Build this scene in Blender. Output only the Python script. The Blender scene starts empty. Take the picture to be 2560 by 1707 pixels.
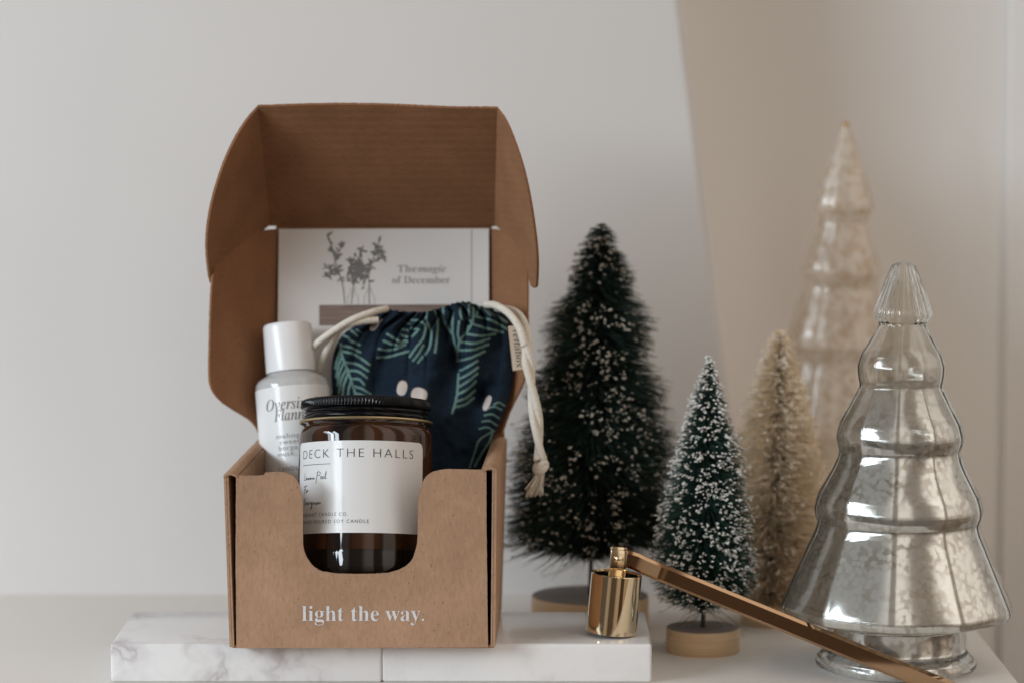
import bpy, bmesh, math, random
from mathutils import Vector, Matrix, noise
import numpy as np
random.seed(7)
rng = np.random.default_rng(11)
R = math.radians
SC = bpy.context.scene
COL = SC.collection

# ------------------------------------------------------------------ camera
FP = 7500.0                       # focal length in pixels of the 2560 px wide photograph
PITCH = math.atan(701 / FP)
CY = -1.5
_sp, _cp = math.sin(PITCH), math.cos(PITCH)
def slope(py):
    v = (853.5 - py) / FP
    return (-_sp + v * _cp) / (_cp + v * _sp)
CZ = -slope(1620) * (-0.004 - CY)
CAMP = Vector((0, CY, CZ))
def W(px, py, y):
    """real point that lies at depth y on the line of sight through px, py"""
    u = (px - 1280) / FP; v = (853.5 - py) / FP
    d = Vector((u, _cp + v * _sp, -_sp + v * _cp))
    return CAMP + d * ((y - CY) / d.y)
def G(px, py, z):
    u = (px - 1280) / FP; v = (853.5 - py) / FP
    d = Vector((u, _cp + v * _sp, -_sp + v * _cp))
    return CAMP + d * ((z - CZ) / d.z)
def S(y):
    return (y - CY) * _cp / FP + 0.000003

cam = bpy.data.cameras.new('camera')
co = bpy.data.objects.new('camera', cam); COL.objects.link(co)
cam.sensor_width = 36; cam.lens = FP / 2560 * 36
co.location = CAMP; co.rotation_euler = (R(90) - PITCH, 0, 0)
cam.clip_start = 0.05; cam.clip_end = 50
cam.dof.use_dof = True; cam.dof.focus_distance = 1.525; cam.dof.aperture_fstop = 4.6
SC.camera = co

# ------------------------------------------------------------------ world (dim interior) and window light
w = bpy.data.worlds.new('World'); SC.world = w; w.use_nodes = True
nt = w.node_tree; N = nt.nodes; L = nt.links
bg = N['Background']
tc = N.new('ShaderNodeTexCoord'); sx = N.new('ShaderNodeSeparateXYZ'); L.new(tc.outputs['Generated'], sx.inputs[0])
neg = N.new('ShaderNodeMath'); neg.operation = 'MULTIPLY'; neg.inputs[1].default_value = -1; L.new(sx.outputs['Y'], neg.inputs[0])
at = N.new('ShaderNodeMath'); at.operation = 'ARCTAN2'; L.new(sx.outputs['X'], at.inputs[0]); L.new(neg.outputs[0], at.inputs[1])
mr = N.new('ShaderNodeMapRange'); mr.inputs['From Min'].default_value = -math.pi; mr.inputs['From Max'].default_value = math.pi
L.new(at.outputs[0], mr.inputs['Value'])
rp = N.new('ShaderNodeValToRGB'); L.new(mr.outputs[0], rp.inputs[0])
def ramp(node, stops):
    el = node.color_ramp.elements
    while len(el) > 1: el.remove(el[-1])
    for i, (p, c) in enumerate(stops):
        e = el[0] if i == 0 else el.new(p)
        e.position = p; e.color = (*c, 1)
def az(d): return (d + 180) / 360
ramp(rp, [(0.0, (.5, .46, .42)), (az(-95), (.22, .21, .20)), (az(-78), (.15, .145, .14)), (az(-42), (.18, .17, .16)),
          (az(-37), (.62, .58, .54)), (az(-27), (.56, .51, .46)), (az(-22), (.16, .12, .10)), (az(-2), (.20, .165, .135)), (az(5), (.88, .80, .71)),
          (az(17), (1.0, .91, .82)), (az(20), (.16, .11, .08)), (az(33), (.20, .15, .11)), (az(37), (1.25, 1.12, 1.0)), (az(56), (1.25, 1.12, 1.0)),
          (az(60), (.26, .2, .16)), (az(74), (.26, .2, .16)), (az(79), (1.15, 1.03, .92)), (az(110), (.9, .81, .71)), (1.0, (.5, .46, .42))])
zr = N.new('ShaderNodeValToRGB'); zm = N.new('ShaderNodeMapRange'); zm.inputs['From Min'].default_value = -1
L.new(sx.outputs['Z'], zm.inputs['Value']); L.new(zm.outputs[0], zr.inputs[0])
ramp(zr, [(0, (.07, .045, .03)), (.36, (.10, .07, .05)), (.43, (.40, .36, .32)), (.54, (.58, .57, .56)), (.62, (.92, .92, .92)), (.78, (1.0, 1.0, 1.0)), (1, (.62, .62, .62))])
mx = N.new('ShaderNodeMixRGB'); mx.blend_type = 'MULTIPLY'; mx.inputs[0].default_value = 1
L.new(rp.outputs[0], mx.inputs[1]); L.new(zr.outputs[0], mx.inputs[2]); L.new(mx.outputs[0], bg.inputs[0])
bg.inputs[1].default_value = 1.16

def area(name, az_deg, dist, zc, sxx, szz, power, col, target=(0.0, 0.05, 0.1), spread=180):
    l = bpy.data.lights.new(name, 'AREA'); l.shape = 'RECTANGLE'; l.size = sxx; l.size_y = szz
    l.energy = power; l.color = col; l.spread = R(spread)
    o = bpy.data.objects.new(name, l); COL.objects.link(o)
    o.location = (math.sin(R(az_deg)) * dist, -math.cos(R(az_deg)) * dist, zc)
    d = Vector(target) - o.location
    o.rotation_euler = Vector((d.x, d.y, 0)).to_track_quat('-Z', 'Z').to_euler()
    return o
area('window_light', -67.5, 2.3, 0.85, 0.24, 1.35, 10.5, (0.81, 0.91, 1.0))
area('window_light', -61, 2.3, 0.85, 0.16, 1.35, 14, (0.81, 0.91, 1.0))
area('window_light', -50.5, 2.3, 0.85, 0.22, 1.35, 18, (0.81, 0.91, 1.0))

SC.view_settings.view_transform = 'Standard'; SC.view_settings.look = 'None'
SC.view_settings.exposure = 0.09; SC.view_settings.gamma = 1.0
SC.render.engine = 'CYCLES'
cy = SC.cycles
cy.use_denoising = True
cy.max_bounces = 14; cy.diffuse_bounces = 4; cy.glossy_bounces = 8; cy.transmission_bounces = 12; cy.transparent_max_bounces = 16
cy.sample_clamp_indirect = 4.0; cy.blur_glossy = 0.3

# ------------------------------------------------------------------ materials
class M_:
    def __init__(s, name, base=(.8, .8, .8), rough=.5, metal=0., **kw):
        s.m = bpy.data.materials.new(name); s.m.use_nodes = True
        s.nt = s.m.node_tree; s.N = s.nt.nodes; s.L = s.nt.links
        s.b = s.N['Principled BSDF']; s.out = s.N['Material Output']
        s.set('Base Color', (*base, 1)); s.set('Roughness', rough); s.set('Metallic', metal)
        for k, v in kw.items(): s.set(k.replace('_', ' '), v)
    def set(s, k, v): s.b.inputs[k].default_value = v
    def coord(s, kind='Object', scale=(1, 1, 1)):
        t = s.N.new('ShaderNodeTexCoord'); mp = s.N.new('ShaderNodeMapping')
        mp.inputs['Scale'].default_value = scale
        s.L.new(t.outputs[kind], mp.inputs[0]); return mp.outputs[0]
    def noise(s, vec, scale, detail=3, rough=.5, dist=0):
        n = s.N.new('ShaderNodeTexNoise'); n.inputs['Scale'].default_value = scale
        n.inputs['Detail'].default_value = detail; n.inputs['Roughness'].default_value = rough
        n.inputs['Distortion'].default_value = dist
        s.L.new(vec, n.inputs['Vector']); return n.outputs['Fac']
    def voro(s, vec, scale, feature='F1'):
        n = s.N.new('ShaderNodeTexVoronoi'); n.inputs['Scale'].default_value = scale; n.feature = feature
        s.L.new(vec, n.inputs['Vector']); return n.outputs['Distance']
    def ramp(s, fac, stops):
        r = s.N.new('ShaderNodeValToRGB'); ramp(r, [(p, c if hasattr(c, '__len__') else (c, c, c)) for p, c in stops])
        s.L.new(fac, r.inputs[0]); return r.outputs[0]
    def mix(s, fac, a, b, mode='MIX'):
        m = s.N.new('ShaderNodeMixRGB'); m.blend_type = mode
        for i, v in ((0, fac), (1, a), (2, b)):
            if hasattr(v, 'is_linked'): s.L.new(v, m.inputs[i])
            elif i == 0: m.inputs[0].default_value = v
            else: m.inputs[i].default_value = (*v, 1)
        return m.outputs[0]
    def link(s, o, k): s.L.new(o, s.b.inputs[k])
    def bump(s, h, strength=.3, dist=.001):
        b = s.N.new('ShaderNodeBump'); b.inputs['Strength'].default_value = strength; b.inputs['Distance'].default_value = dist
        s.L.new(h, b.inputs['Height']); s.L.new(b.outputs[0], s.b.inputs['Normal']); return b
    def shader_mix(s, fac, sh1, sh2):
        m = s.N.new('ShaderNodeMixShader')
        if hasattr(fac, 'is_linked'): s.L.new(fac, m.inputs[0])
        else: m.inputs[0].default_value = fac
        s.L.new(sh1, m.inputs[1]); s.L.new(sh2, m.inputs[2]); s.L.new(m.outputs[0], s.out.inputs[0]); return m

def paint_mat(name, base):
    m = M_(name, base, .6)
    v = m.coord('Object')
    n = m.noise(v, 6, 3); m.link(m.mix(.06, base, m.ramp(n, [(.3, .3), (.7, 1)]), 'OVERLAY'), 'Base Color')
    m.bump(m.noise(v, 260, 2), .08, .0006); return m.m
WALL = paint_mat('white_wall_paint', (.735, .72, .702))
RECESS = paint_mat('recess_wall_paint', (.90, .885, .855))
SHELF = paint_mat('white_shelf_paint', (.74, .71, .67))

def kraft(name, base, rib=False, fib=(900, 900, 260)):
    m = M_(name, base, .85, Specular_IOR_Level=.12)
    v = m.coord('Object'); vf = m.coord('Object', fib)
    big = m.noise(v, 45, 4); fine = m.noise(vf, 1, 3, .65); spk = m.noise(v, 700, 1)
    c = m.mix(.35, base, m.ramp(big, [(.3, .36), (.7, .64)]), 'OVERLAY')
    c = m.mix(.30, c, m.ramp(fine, [(.25, .28), (.75, .72)]), 'OVERLAY')
    c = m.mix(m.ramp(spk, [(.70, 0.), (.76, .55)]), c, tuple(x * .35 for x in base))
    m.link(c, 'Base Color')
    if rib:
        wv = m.N.new('ShaderNodeTexWave'); wv.bands_direction = 'Z'; wv.inputs['Scale'].default_value = 75; wv.inputs['Distortion'].default_value = .6
        m.L.new(v, wv.inputs['Vector']); m.bump(wv.outputs['Fac'], .12, .0006)
    else: m.bump(fine, .12, .0004)
    return m.m
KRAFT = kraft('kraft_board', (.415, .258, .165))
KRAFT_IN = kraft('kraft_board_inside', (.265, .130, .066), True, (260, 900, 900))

def simple(name, base, rough=.5, metal=0, **kw): return M_(name, base, rough, metal, **kw).m
SILVER_INK = M_('silver_ink', (.80, .81, .84), .38, .2)
_v = SILVER_INK.coord('Object'); SILVER_INK.link(SILVER_INK.ramp(SILVER_INK.noise(_v, 900, 3), [(.30, (.58, .53, .49)), (.44, (.82, .83, .86))]), 'Base Color')
SILVER_INK = SILVER_INK.m
BLACK_INK = simple('black_ink', (.015, .015, .018), .45)
GREY_INK = simple('grey_ink', (.16, .15, .15), .5)
SOFT_INK = simple('soft_grey_ink', (.36, .34, .34), .6)
BROWN_INK = simple('brown_ink', (.10, .075, .06), .6)
WHITE_PL = M_('white_plastic', (.84, .84, .84), .28).m
LABEL_W = M_('white_label', (.80, .80, .79), .5, Coat_Weight=.35, Coat_Roughness=.12).m
JLABEL = M_('jar_label_paper', (.78, .78, .77), .5, Coat_Weight=.28, Coat_Roughness=.06).m
CARD = M_('card_paper', (.70, .68, .66), .6).m
BLACK_LID = M_('black_lid', (.004, .004, .005), .10, Specular_IOR_Level=.2).m
GOLD_RIM = M_('gold_rim', (.50, .40, .24), .35, 1.0).m
def amber():
    m = M_('amber_glass', (.05, .02, .008), .03, 0, IOR=1.5)
    v = m.coord('Object', (60, 60, 6)); n = m.noise(v, 1, 2)
    m.link(m.ramp(n, [(.36, (.008, .004, .003)), (.64, (.060, .022, .008))]), 'Base Color'); m.set('Specular IOR Level', .45)
    return m.m
AMBER = amber()
def brass():
    m = M_('polished_brass', (.84, .69, .47), .05, 1)
    v = m.coord('Object'); n = m.noise(v, 500, 3)
    m.link(m.ramp(n, [(.45, .04), (.75, .10)]), 'Roughness'); m.bump(m.noise(v, 60, 2), .03, .0004); return m.m
BRASS = brass()
def brass2():
    m = M_('brushed_brass', (.50, .33, .20), .07, 1)
    v = m.coord('Object'); sp = m.noise(v, 900, 2)
    m.link(m.mix(m.ramp(sp, [(.72, 0.), (.78, .8)]), (.50, .33, .20), (.9, .8, .65)), 'Base Color'); return m.m
BRASS_BAR = brass2()

def marble(name, amount, seed):
    m = M_(name, (.8, .8, .8), .16, Coat_Weight=.2, Coat_Roughness=.1)
    t = m.N.new('ShaderNodeTexCoord'); mp0 = m.N.new('ShaderNodeMapping'); mp0.inputs['Location'].default_value = (seed, seed * .7, seed * 1.3)
    m.L.new(t.outputs['Object'], mp0.inputs[0]); v = mp0.outputs[0]
    wpn = m.N.new('ShaderNodeTexNoise'); wpn.inputs['Scale'].default_value = 40; wpn.inputs['Detail'].default_value = 4
    m.L.new(v, wpn.inputs['Vector'])
    ad = m.N.new('ShaderNodeVectorMath'); ad.operation = 'MULTIPLY_ADD'; ad.inputs[1].default_value = (.022, .022, .022)
    m.L.new(wpn.outputs['Color'], ad.inputs[0]); m.L.new(v, ad.inputs[2])
    mp = m.N.new('ShaderNodeMapping'); mp.inputs['Rotation'].default_value = (.4, .55, .7); mp.inputs['Scale'].default_value = (1, .5, 1)
    m.L.new(ad.outputs[0], mp.inputs[0])
    n = m.noise(mp.outputs[0], 38, 3, .6)
    vein = m.ramp(n, [(.36, 0.), (.46, .45), (.50, .95), (.54, .45), (.64, 0.)])
    patch = m.ramp(m.noise(v, 22, 3), [(.43, 0.), (.62, 1.)])
    f = m.mix(1., vein, patch, 'MULTIPLY'); f = m.mix(1., f, (amount, amount, amount), 'MULTIPLY')
    c = m.mix(f, (.80, .80, .80), (.40, .35, .365))
    c = m.mix(.25, c, m.ramp(m.noise(v, 34, 4), [(.3, .43), (.7, .56)]), 'OVERLAY')
    m.link(c, 'Base Color'); return m.m
MARBLES = (marble('white_marble_veined', .78, 3.1), marble('white_marble_plain', .22, 9.4))

def wood():
    m = M_('pale_wood', (.55, .36, .20), .6)
    v = m.coord('Object', (25, 25, 900)); n = m.noise(v, 1, 3)
    m.link(m.ramp(n, [(.3, (.60, .42, .25)), (.7, (.72, .52, .33))]), 'Base Color'); return m.m
WOOD = wood()
WOOD_TOP = M_('grey_wood_top', (.30, .26, .235), .7).m
def brush(name, a, b):
    m = M_(name, a, .55, Specular_IOR_Level=.25)
    v = m.coord('Object'); m.link(m.ramp(m.noise(v, 300, 2), [(.35, a), (.65, b)]), 'Base Color'); return m.m
GREEN1 = brush('dark_green_bristle', (.014, .028, .021), (.030, .052, .040))
GREEN2 = brush('green_bristle', (.016, .045, .036), (.045, .095, .075))
TAN = brush('tan_bristle', (.86, .70, .49), (.95, .86, .72))
SNOW1 = simple('cream_snow', (.50, .46, .385), .8)
SNOW2 = simple('white_snow', (.72, .70, .66), .8)
SNOW3 = simple('cream_flock', (.82, .74, .62), .8)
GLITTER = simple('green_glitter', (.35, .75, .6), .25, .8)
WIRE = simple('twisted_wire', (.05, .06, .055), .45, .6)
CORD_M = M_('cotton_cord', (.76, .70, .60), .85)
_v = CORD_M.coord('Object'); CORD_M.link(CORD_M.ramp(CORD_M.noise(_v, 900, 3), [(.3, (.66, .60, .50)), (.7, (.82, .76, .67))]), 'Base Color'); CORD_M.bump(CORD_M.noise(_v, 1500, 2), .5, .0005)
CORD_M = CORD_M.m
TAGM = simple('tag_fabric', (.58, .45, .33), .85)

# ------------------------------------------------------------------ object helpers
def tag(o, label=None, cat=None, group=None, kind=None):
    if label: o['label'] = label
    if cat: o['category'] = cat
    if group: o['group'] = group
    if kind: o['kind'] = kind
    return o
def empty(name, loc, rot=(0, 0, 0)):
    o = bpy.data.objects.new(name, None); COL.objects.link(o); o.location = loc; o.rotation_euler = rot
    o.empty_display_size = .02; bpy.context.view_layer.update(); return o
def link(name, me, mat, parent=None, smooth=False, world=True):
    o = bpy.data.objects.new(name, me); COL.objects.link(o)
    mats = mat if isinstance(mat, (list, tuple)) else [mat]
    for x in mats: me.materials.append(x)
    if smooth:
        me.polygons.foreach_set('use_smooth', [True] * len(me.polygons))
    if parent:
        o.parent = parent
        if world:
            o.matrix_parent_inverse = parent_world(parent).inverted()
    return o
def parent_world(p):
    m = Matrix.Identity(4)
    ch = []
    while p: ch.append(p); p = p.parent
    for q in reversed(ch): m = m @ (q.matrix_parent_inverse @ q.matrix_basis)
    return m
def mesh_from(verts, faces, name='mesh'):
    me = bpy.data.meshes.new(name); me.from_pydata([tuple(v) for v in verts], [], faces); me.update(); return me
def bm_mesh(bm, name='mesh'):
    me = bpy.data.meshes.new(name); bm.to_mesh(me); bm.free(); return me
def sharp(o, ang=35):
    me = o.data; me.polygons.foreach_set('use_smooth', [True] * len(me.polygons)); me.set_sharp_from_angle(angle=R(ang)); return o

def box_bm(bm, lo, hi, bevel=0, seg=2, mat=None):
    vs = [bm.verts.new((x, y, z)) for x in (lo[0], hi[0]) for y in (lo[1], hi[1]) for z in (lo[2], hi[2])]
    fs = [(0, 1, 3, 2), (4, 6, 7, 5), (0, 4, 5, 1), (2, 3, 7, 6), (0, 2, 6, 4), (1, 5, 7, 3)]
    faces = [bm.faces.new([vs[i] for i in f]) for f in fs]
    if mat is not None:
        for v in vs: v.co = mat @ v.co
    if bevel:
        ed = list({e for f in faces for e in f.edges})
        bmesh.ops.bevel(bm, geom=ed, offset=bevel, segments=seg, profile=.5, affect='EDGES')

def resample(pts, step):
    out = []
    n = len(pts)
    for i in range(n):
        a, b = pts[i], pts[(i + 1) % n]
        k = max(1, int((b - a).length / step))
        for j in range(k): out.append(a.lerp(b, j / k))
    return out
def smooth_closed(p2, keep=(), it=1):
    """Chaikin corner cutting of an open pixel polyline"""
    for _ in range(it):
        q = [p2[0]]
        for a, b in zip(p2[:-1], p2[1:]):
            q.append(tuple(a[k] * .75 + b[k] * .25 for k in range(len(a)))); q.append(tuple(a[k] * .25 + b[k] * .75 for k in range(len(a))))
        q.append(p2[-1]); p2 = q
    return p2
def panel_bm(bm, pts, th, jag=.00025, step=.0011, direction=None):
    """a sheet of board: outline (roughly planar) with slightly ragged edge, extruded by th"""
    pts = resample([Vector(p) for p in pts], step)
    nrm = Vector((0, 0, 0)); n = len(pts)
    for i in range(n):
        a, b = pts[i], pts[(i + 1) % n]
        nrm += Vector(((a.y - b.y) * (a.z + b.z), (a.z - b.z) * (a.x + b.x), (a.x - b.x) * (a.y + b.y)))
    nrm.normalize()
    if direction is not None and nrm.dot(Vector(direction)) < 0:
        pts.reverse(); nrm = -nrm
    c = sum(pts, Vector()) / n
    out = []
    for i, p in enumerate(pts):
        t = (pts[(i + 1) % n] - pts[i - 1]); t.normalize(); o = t.cross(nrm)
        out.append(p + o * ((noise.noise(p * 900) * .6 + noise.noise(p * 2300) * .5) * jag))
    v = [bm.verts.new(p) for p in out]
    f = bm.faces.new(v)
    r = bmesh.ops.extrude_face_region(bm, geom=[f])
    nv = [e for e in r['geom'] if isinstance(e, bmesh.types.BMVert)]
    for q in nv: q.co += nrm * th
    bmesh.ops.recalc_face_normals(bm, faces=list(bm.faces))
def fix_tris(bm):
    bmesh.ops.triangulate(bm, faces=[f for f in bm.faces if len(f.verts) > 4], ngon_method='EAR_CLIP')
def board(name, pts, th, mat, parent, jag=.00025, direction=None, step=.0011):
    bm = bmesh.new(); panel_bm(bm, pts, th, jag, step, direction); fix_tris(bm)
    return link(name, bm_mesh(bm), mat, parent)

def lathe(prof, seg=96, rad=None, cap=False, closed=False, phase=0.):
    """prof: (r, z) list; rad(theta, i) multiplies the radius"""
    vs, fs = [], []
    n = len(prof)
    for i, (r, z) in enumerate(prof):
        for k in range(seg):
            t = 2 * math.pi * k / seg + phase
            q = r * (rad(t, i, z) if rad else 1)
            vs.append((q * math.sin(t), -q * math.cos(t), z))
    for i in range(n - 1 + (1 if closed else 0)):
        j = (i + 1) % n
        for k in range(seg):
            l = (k + 1) % seg
            fs.append((i * seg + k, i * seg + l, j * seg + l, j * seg + k))
    if cap:
        fs.append(tuple(range(seg))[::-1]); fs.append(tuple((n - 1) * seg + k for k in range(seg)))
    me = mesh_from(vs, fs)
    bm = bmesh.new(); bm.from_mesh(me); bmesh.ops.recalc_face_normals(bm, faces=list(bm.faces)); bm.to_mesh(me); bm.free()
    return me
def spline(pts, n):
    """Catmull-Rom through pts"""
    P = [np.array(p, float) for p in pts]; P = [2 * P[0] - P[1]] + P + [2 * P[-1] - P[-2]]
    out = []
    segs = len(P) - 3
    for i in range(n):
        t = i / (n - 1) * segs; k = min(int(t), segs - 1); u = t - k
        a, b, c, d = P[k:k + 4]
        out.append(.5 * ((2 * b) + (c - a) * u + (2 * a - 5 * b + 4 * c - d) * u * u + (3 * b - a - 3 * c + d) * u ** 3))
    return out
def tube_bm(bm, path, rad, seg=10):
    path = [Vector(p) for p in path]; rings = []
    up = Vector((0.1, .3, 1)).normalized()
    for i, p in enumerate(path):
        t = (path[min(i + 1, len(path) - 1)] - path[max(i - 1, 0)]).normalized()
        a = t.cross(up)
        if a.length < .05: a = t.cross(Vector((1, 0, 0)))
        a.normalize(); b = t.cross(a)
        r = rad(i / (len(path) - 1)) if callable(rad) else rad
        rings.append([bm.verts.new(p + (a * math.cos(2 * math.pi * k / seg) + b * math.sin(2 * math.pi * k / seg)) * r) for k in range(seg)])
    for r0, r1 in zip(rings[:-1], rings[1:]):
        for k in range(seg): bm.faces.new((r0[k], r0[(k + 1) % seg], r1[(k + 1) % seg], r1[k]))
    bm.faces.new(rings[0][::-1]); bm.faces.new(rings[-1])

def bold(s): return ''.join(chr(0x1D41A + ord(c) - 97) if c.islower() else chr(0x1D400 + ord(c) - 65) if c.isupper() else c for c in s)
def ital(s): return ''.join('\u210e' if c == 'h' else chr(0x1D44E + ord(c) - 97) if c.islower() else chr(0x1D434 + ord(c) - 65) if c.isupper() else c for c in s)
def bital(s): return ''.join(chr(0x1D482 + ord(c) - 97) if c.islower() else chr(0x1D468 + ord(c) - 65) if c.isupper() else c for c in s)
def text_geo(body, offset=0., space=1., res=4):
    """verts (unit text space, x from 0 to 1 of its width, y in the same unit) and faces"""
    c = bpy.data.curves.new('t', 'FONT'); c.body = body; c.offset = offset; c.space_character = space; c.resolution_u = res
    o = bpy.data.objects.new('t', c); COL.objects.link(o); bpy.context.view_layer.update()
    me = bpy.data.meshes.new_from_object(o.evaluated_get(bpy.context.evaluated_depsgraph_get()))
    vs = [tuple(v.co) for v in me.vertices]; fs = [tuple(p.vertices) for p in me.polygons]
    bpy.data.objects.remove(o); bpy.data.curves.remove(c); bpy.data.meshes.remove(me)
    x0 = min(v[0] for v in vs); x1 = max(v[0] for v in vs)
    return [(v[0] - x0, v[1]) for v in vs], fs, x1 - x0
def letter(name, specs, fn, mat, parent, sub=0):
    """specs: (text, x0, x1, baseline, cap scale or None, offset, spacing); fn maps x,y to a point"""
    V, F = [], []
    for (body, x0, x1, yb, ys, off, sp) in specs:
        vs, fs, wd = text_geo(body, off, sp)
        k = (x1 - x0) / wd; ky = ys if ys else k
        b = len(V)
        V += [(x0 + v[0] * k, yb - v[1] * ky) for v in vs]; F += [tuple(i + b for i in f) for f in fs]
    me = mesh_from([fn(*v) for v in V], F)
    return link(name, me, mat, parent)
def strokes(bm, lines, fn, wd):
    """flat pen strokes drawn on a surface"""
    for pts in lines:
        for i in range(len(pts) - 1):
            a, b = np.array(pts[i], float), np.array(pts[i + 1], float)
            d = b - a; l = np.hypot(*d)
            if l < 1e-9: continue
            n = np.array((-d[1], d[0])) / l * wd * .5; e = d / l * wd * .3
            bm.faces.new([bm.verts.new(fn(*q)) for q in (a - n - e, b - n + e, b + n + e, a + n - e)])

# ------------------------------------------------------------------ setting: wall, recess, shelf
SHZ = -0.020
WALLY = 0.262; RECY = 0.395
XE = 0.2590
def chimney():
    bm = bmesh.new()
    e0 = W(1705, 0, WALLY); e1 = W(1820, 930, WALLY)
    dxdz = (e1.x - e0.x) / (e1.z - e0.z)
    def ex(z): return e0.x + (z - e0.z) * dxdz
    zb, zt = SHZ, 1.0
    lo = [(-1.0, zb), (ex(zb), zb), (ex(zt), zt), (-1.0, zt)]
    f = [bm.verts.new((x, WALLY, z)) for x, z in lo]; b = [bm.verts.new((x, RECY, z)) for x, z in lo]
    bm.faces.new(f); bm.faces.new(b[::-1])
    for i in range(4): bm.faces.new((f[i], b[i], b[(i + 1) % 4], f[(i + 1) % 4]))
    bm.edges.ensure_lookup_table()
    ed = [e for e in bm.edges if set(e.verts) == {f[1], f[2]}]
    bmesh.ops.bevel(bm, geom=ed, offset=.006, segments=6, profile=.5, affect='EDGES')
    bmesh.ops.recalc_face_normals(bm, faces=list(bm.faces))
    o = link('chimney_wall', bm_mesh(bm), WALL); sharp(o, 50)
    return tag(o, 'cool white chimney wall with slanted right edge behind the open box', 'wall', kind='structure')
chimney()
bm = bmesh.new(); box_bm(bm, (-.6, RECY, -1.0), (1.6, RECY + .05, 1.2))
tag(link('recess_wall', bm_mesh(bm), RECESS), 'warm beige recessed wall behind the glass trees', 'wall', kind='structure')
bm = bmesh.new(); xp = W(2512, 700, RECY).x; box_bm(bm, (xp, RECY - .0045, -1.0), (1.6, RECY - .0005, 1.2), .0015, 3)
tag(sharp(link('wall_panel', bm_mesh(bm), RECESS)), 'slightly raised warm white wall panel at the far right edge', 'wall panel', kind='structure')
bm = bmesh.new(); box_bm(bm, (-1.0, -.10, SHZ - .035), (XE, RECY - .002, SHZ), .0015, 3)
tag(sharp(link('shelf', bm_mesh(bm), SHELF)), 'off white painted mantel shelf under everything', 'shelf', kind='structure')

# ------------------------------------------------------------------ marble slabs
SLY = 0.008
for i, (x0, x1, yaw, lab) in enumerate(((275, 953.5, 0, 'white marble slab with grey veins, its bare left part showing beside the box'),
                                       (956, 1632, R(-.45), 'white marble slab carrying the brass candle snuffer beside the box'))):
    a = G(x0, 1609, 0); b = G(x1, 1612, 0); wd = b.x - a.x
    bm = bmesh.new(); box_bm(bm, (-wd / 2, -.045, 0), (wd / 2, .045, -SHZ), .0016, 4)
    o = link('marble_slab', bm_mesh(bm), MARBLES[i]); sharp(o, 40)
    o.location = ((a.x + b.x) / 2, SLY + .045, SHZ); o.rotation_euler = (0, 0, yaw)
    tag(o, lab, 'marble slab', 'pair of marble slabs under the box')

# ------------------------------------------------------------------ cardboard mailer box
FY = -0.004; BY = 0.106
TH = .0016
boxr = empty('mailer_box', (W(900, 1620, FY).x, 0.05, 0.0))
tag(boxr, 'open brown kraft mailer box with raised lid and a notched front', 'cardboard box')
# front panel
L0 = [(590, 1188), (640, 1189), (659, 1187), (662, 1181), (690, 1179), (712, 1181)]
c1 = smooth_closed([(712, 1181), (738, 1190), (752, 1222), (757, 1262)], it=2)
c2 = smooth_closed([(757, 1345), (760, 1385), (790, 1425), (835, 1433), (870, 1434)], it=2)
c3 = smooth_closed([(950, 1433), (985, 1430), (1028, 1408), (1043, 1362), (1044, 1330)], it=2)
c4 = smooth_closed([(1045, 1262), (1050, 1218), (1066, 1186), (1095, 1174), (1125, 1172)], it=2)
out = L0 + c1 + c2 + c3 + c4 + [(1150, 1173), (1216, 1174), (1216, 1300), (1218, 1450), (1220, 1617), (591, 1619), (589, 1400)]
fp = board('front_panel', [W(x, y, FY) for x, y in out], TH, KRAFT, boxr, .00022, (0, 1, 0))
letter('lettering', [(bold('light the way.'), 755, 1060, 1551, 55, -.006, 1.0)], lambda x, y: W(x, y, FY - .00018), SILVER_INK, fp)
# side walls
def side(front_top, front_bot, back_top, back_bot, inner, top_inner):
    bm = bmesh.new()
    ft, fb = W(*front_top, FY), W(*front_bot, FY); bt, bb = W(*back_top, BY), W(*back_bot, BY)
    fb.z = .0008; bb.z = .0008
    inx = Vector((inner, 0, 0)); s = 1 if inner > 0 else -1
    panel_bm(bm, [ft, fb, bb, bt], .00125, .0003, .0012, (s, 0, 0))
    o2 = Vector((s * .0014, 0, 0))
    panel_bm(bm, [ft + o2 - Vector((0, 0, .0005)), fb + o2, bb + o2, bt + o2 - Vector((0, 0, .0005))], .0009, .0004, .0012, (s, 0, 0))
    i0 = inx
    panel_bm(bm, [ft + i0 + Vector((0, .002, -.001)), fb + i0 + Vector((0, .004, 0)), bb + i0, bt + i0 - Vector((0, 0, .001))], .0012, .0003, .0012, (s, 0, 0))
    # roll-over top
    n = 7
    rows = []
    for (p, q) in ((ft, 0), (bt, 1)):
        row = []
        for k in range(n):
            t = k / (n - 1); row.append(p + inx * t + Vector((0, -.0006 if q == 0 else 0, .0014 * math.sin(math.pi * t) - .0002)))
        rows.append(row)
    m_ = 24
    gv = [[bm.verts.new(rows[0][k].lerp(rows[1][k], j / m_) + Vector((0, 0, .0003 * noise.noise(rows[0][k].lerp(rows[1][k], j / m_) * 300)))) for k in range(n)] for j in range(m_ + 1)]
    gl = [[bm.verts.new(v.co - Vector((0, 0, .0012))) for v in row] for row in gv]
    for j in range(m_):
        for k in range(n - 1):
            bm.faces.new((gv[j][k], gv[j][k + 1], gv[j + 1][k + 1], gv[j + 1][k])); bm.faces.new((gl[j][k], gl[j + 1][k], gl[j + 1][k + 1], gl[j][k + 1]))
    for k in range(n - 1):
        bm.faces.new((gv[0][k], gl[0][k], gl[0][k + 1], gv[0][k + 1]))
    bmesh.ops.recalc_face_normals(bm, faces=list(bm.faces)); fix_tris(bm)
    return link('side_wall', bm_mesh(bm), KRAFT, boxr)
side((559, 1186), (574, 1619), (645, 1098), (657, 1530), .0068, 0)
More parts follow.
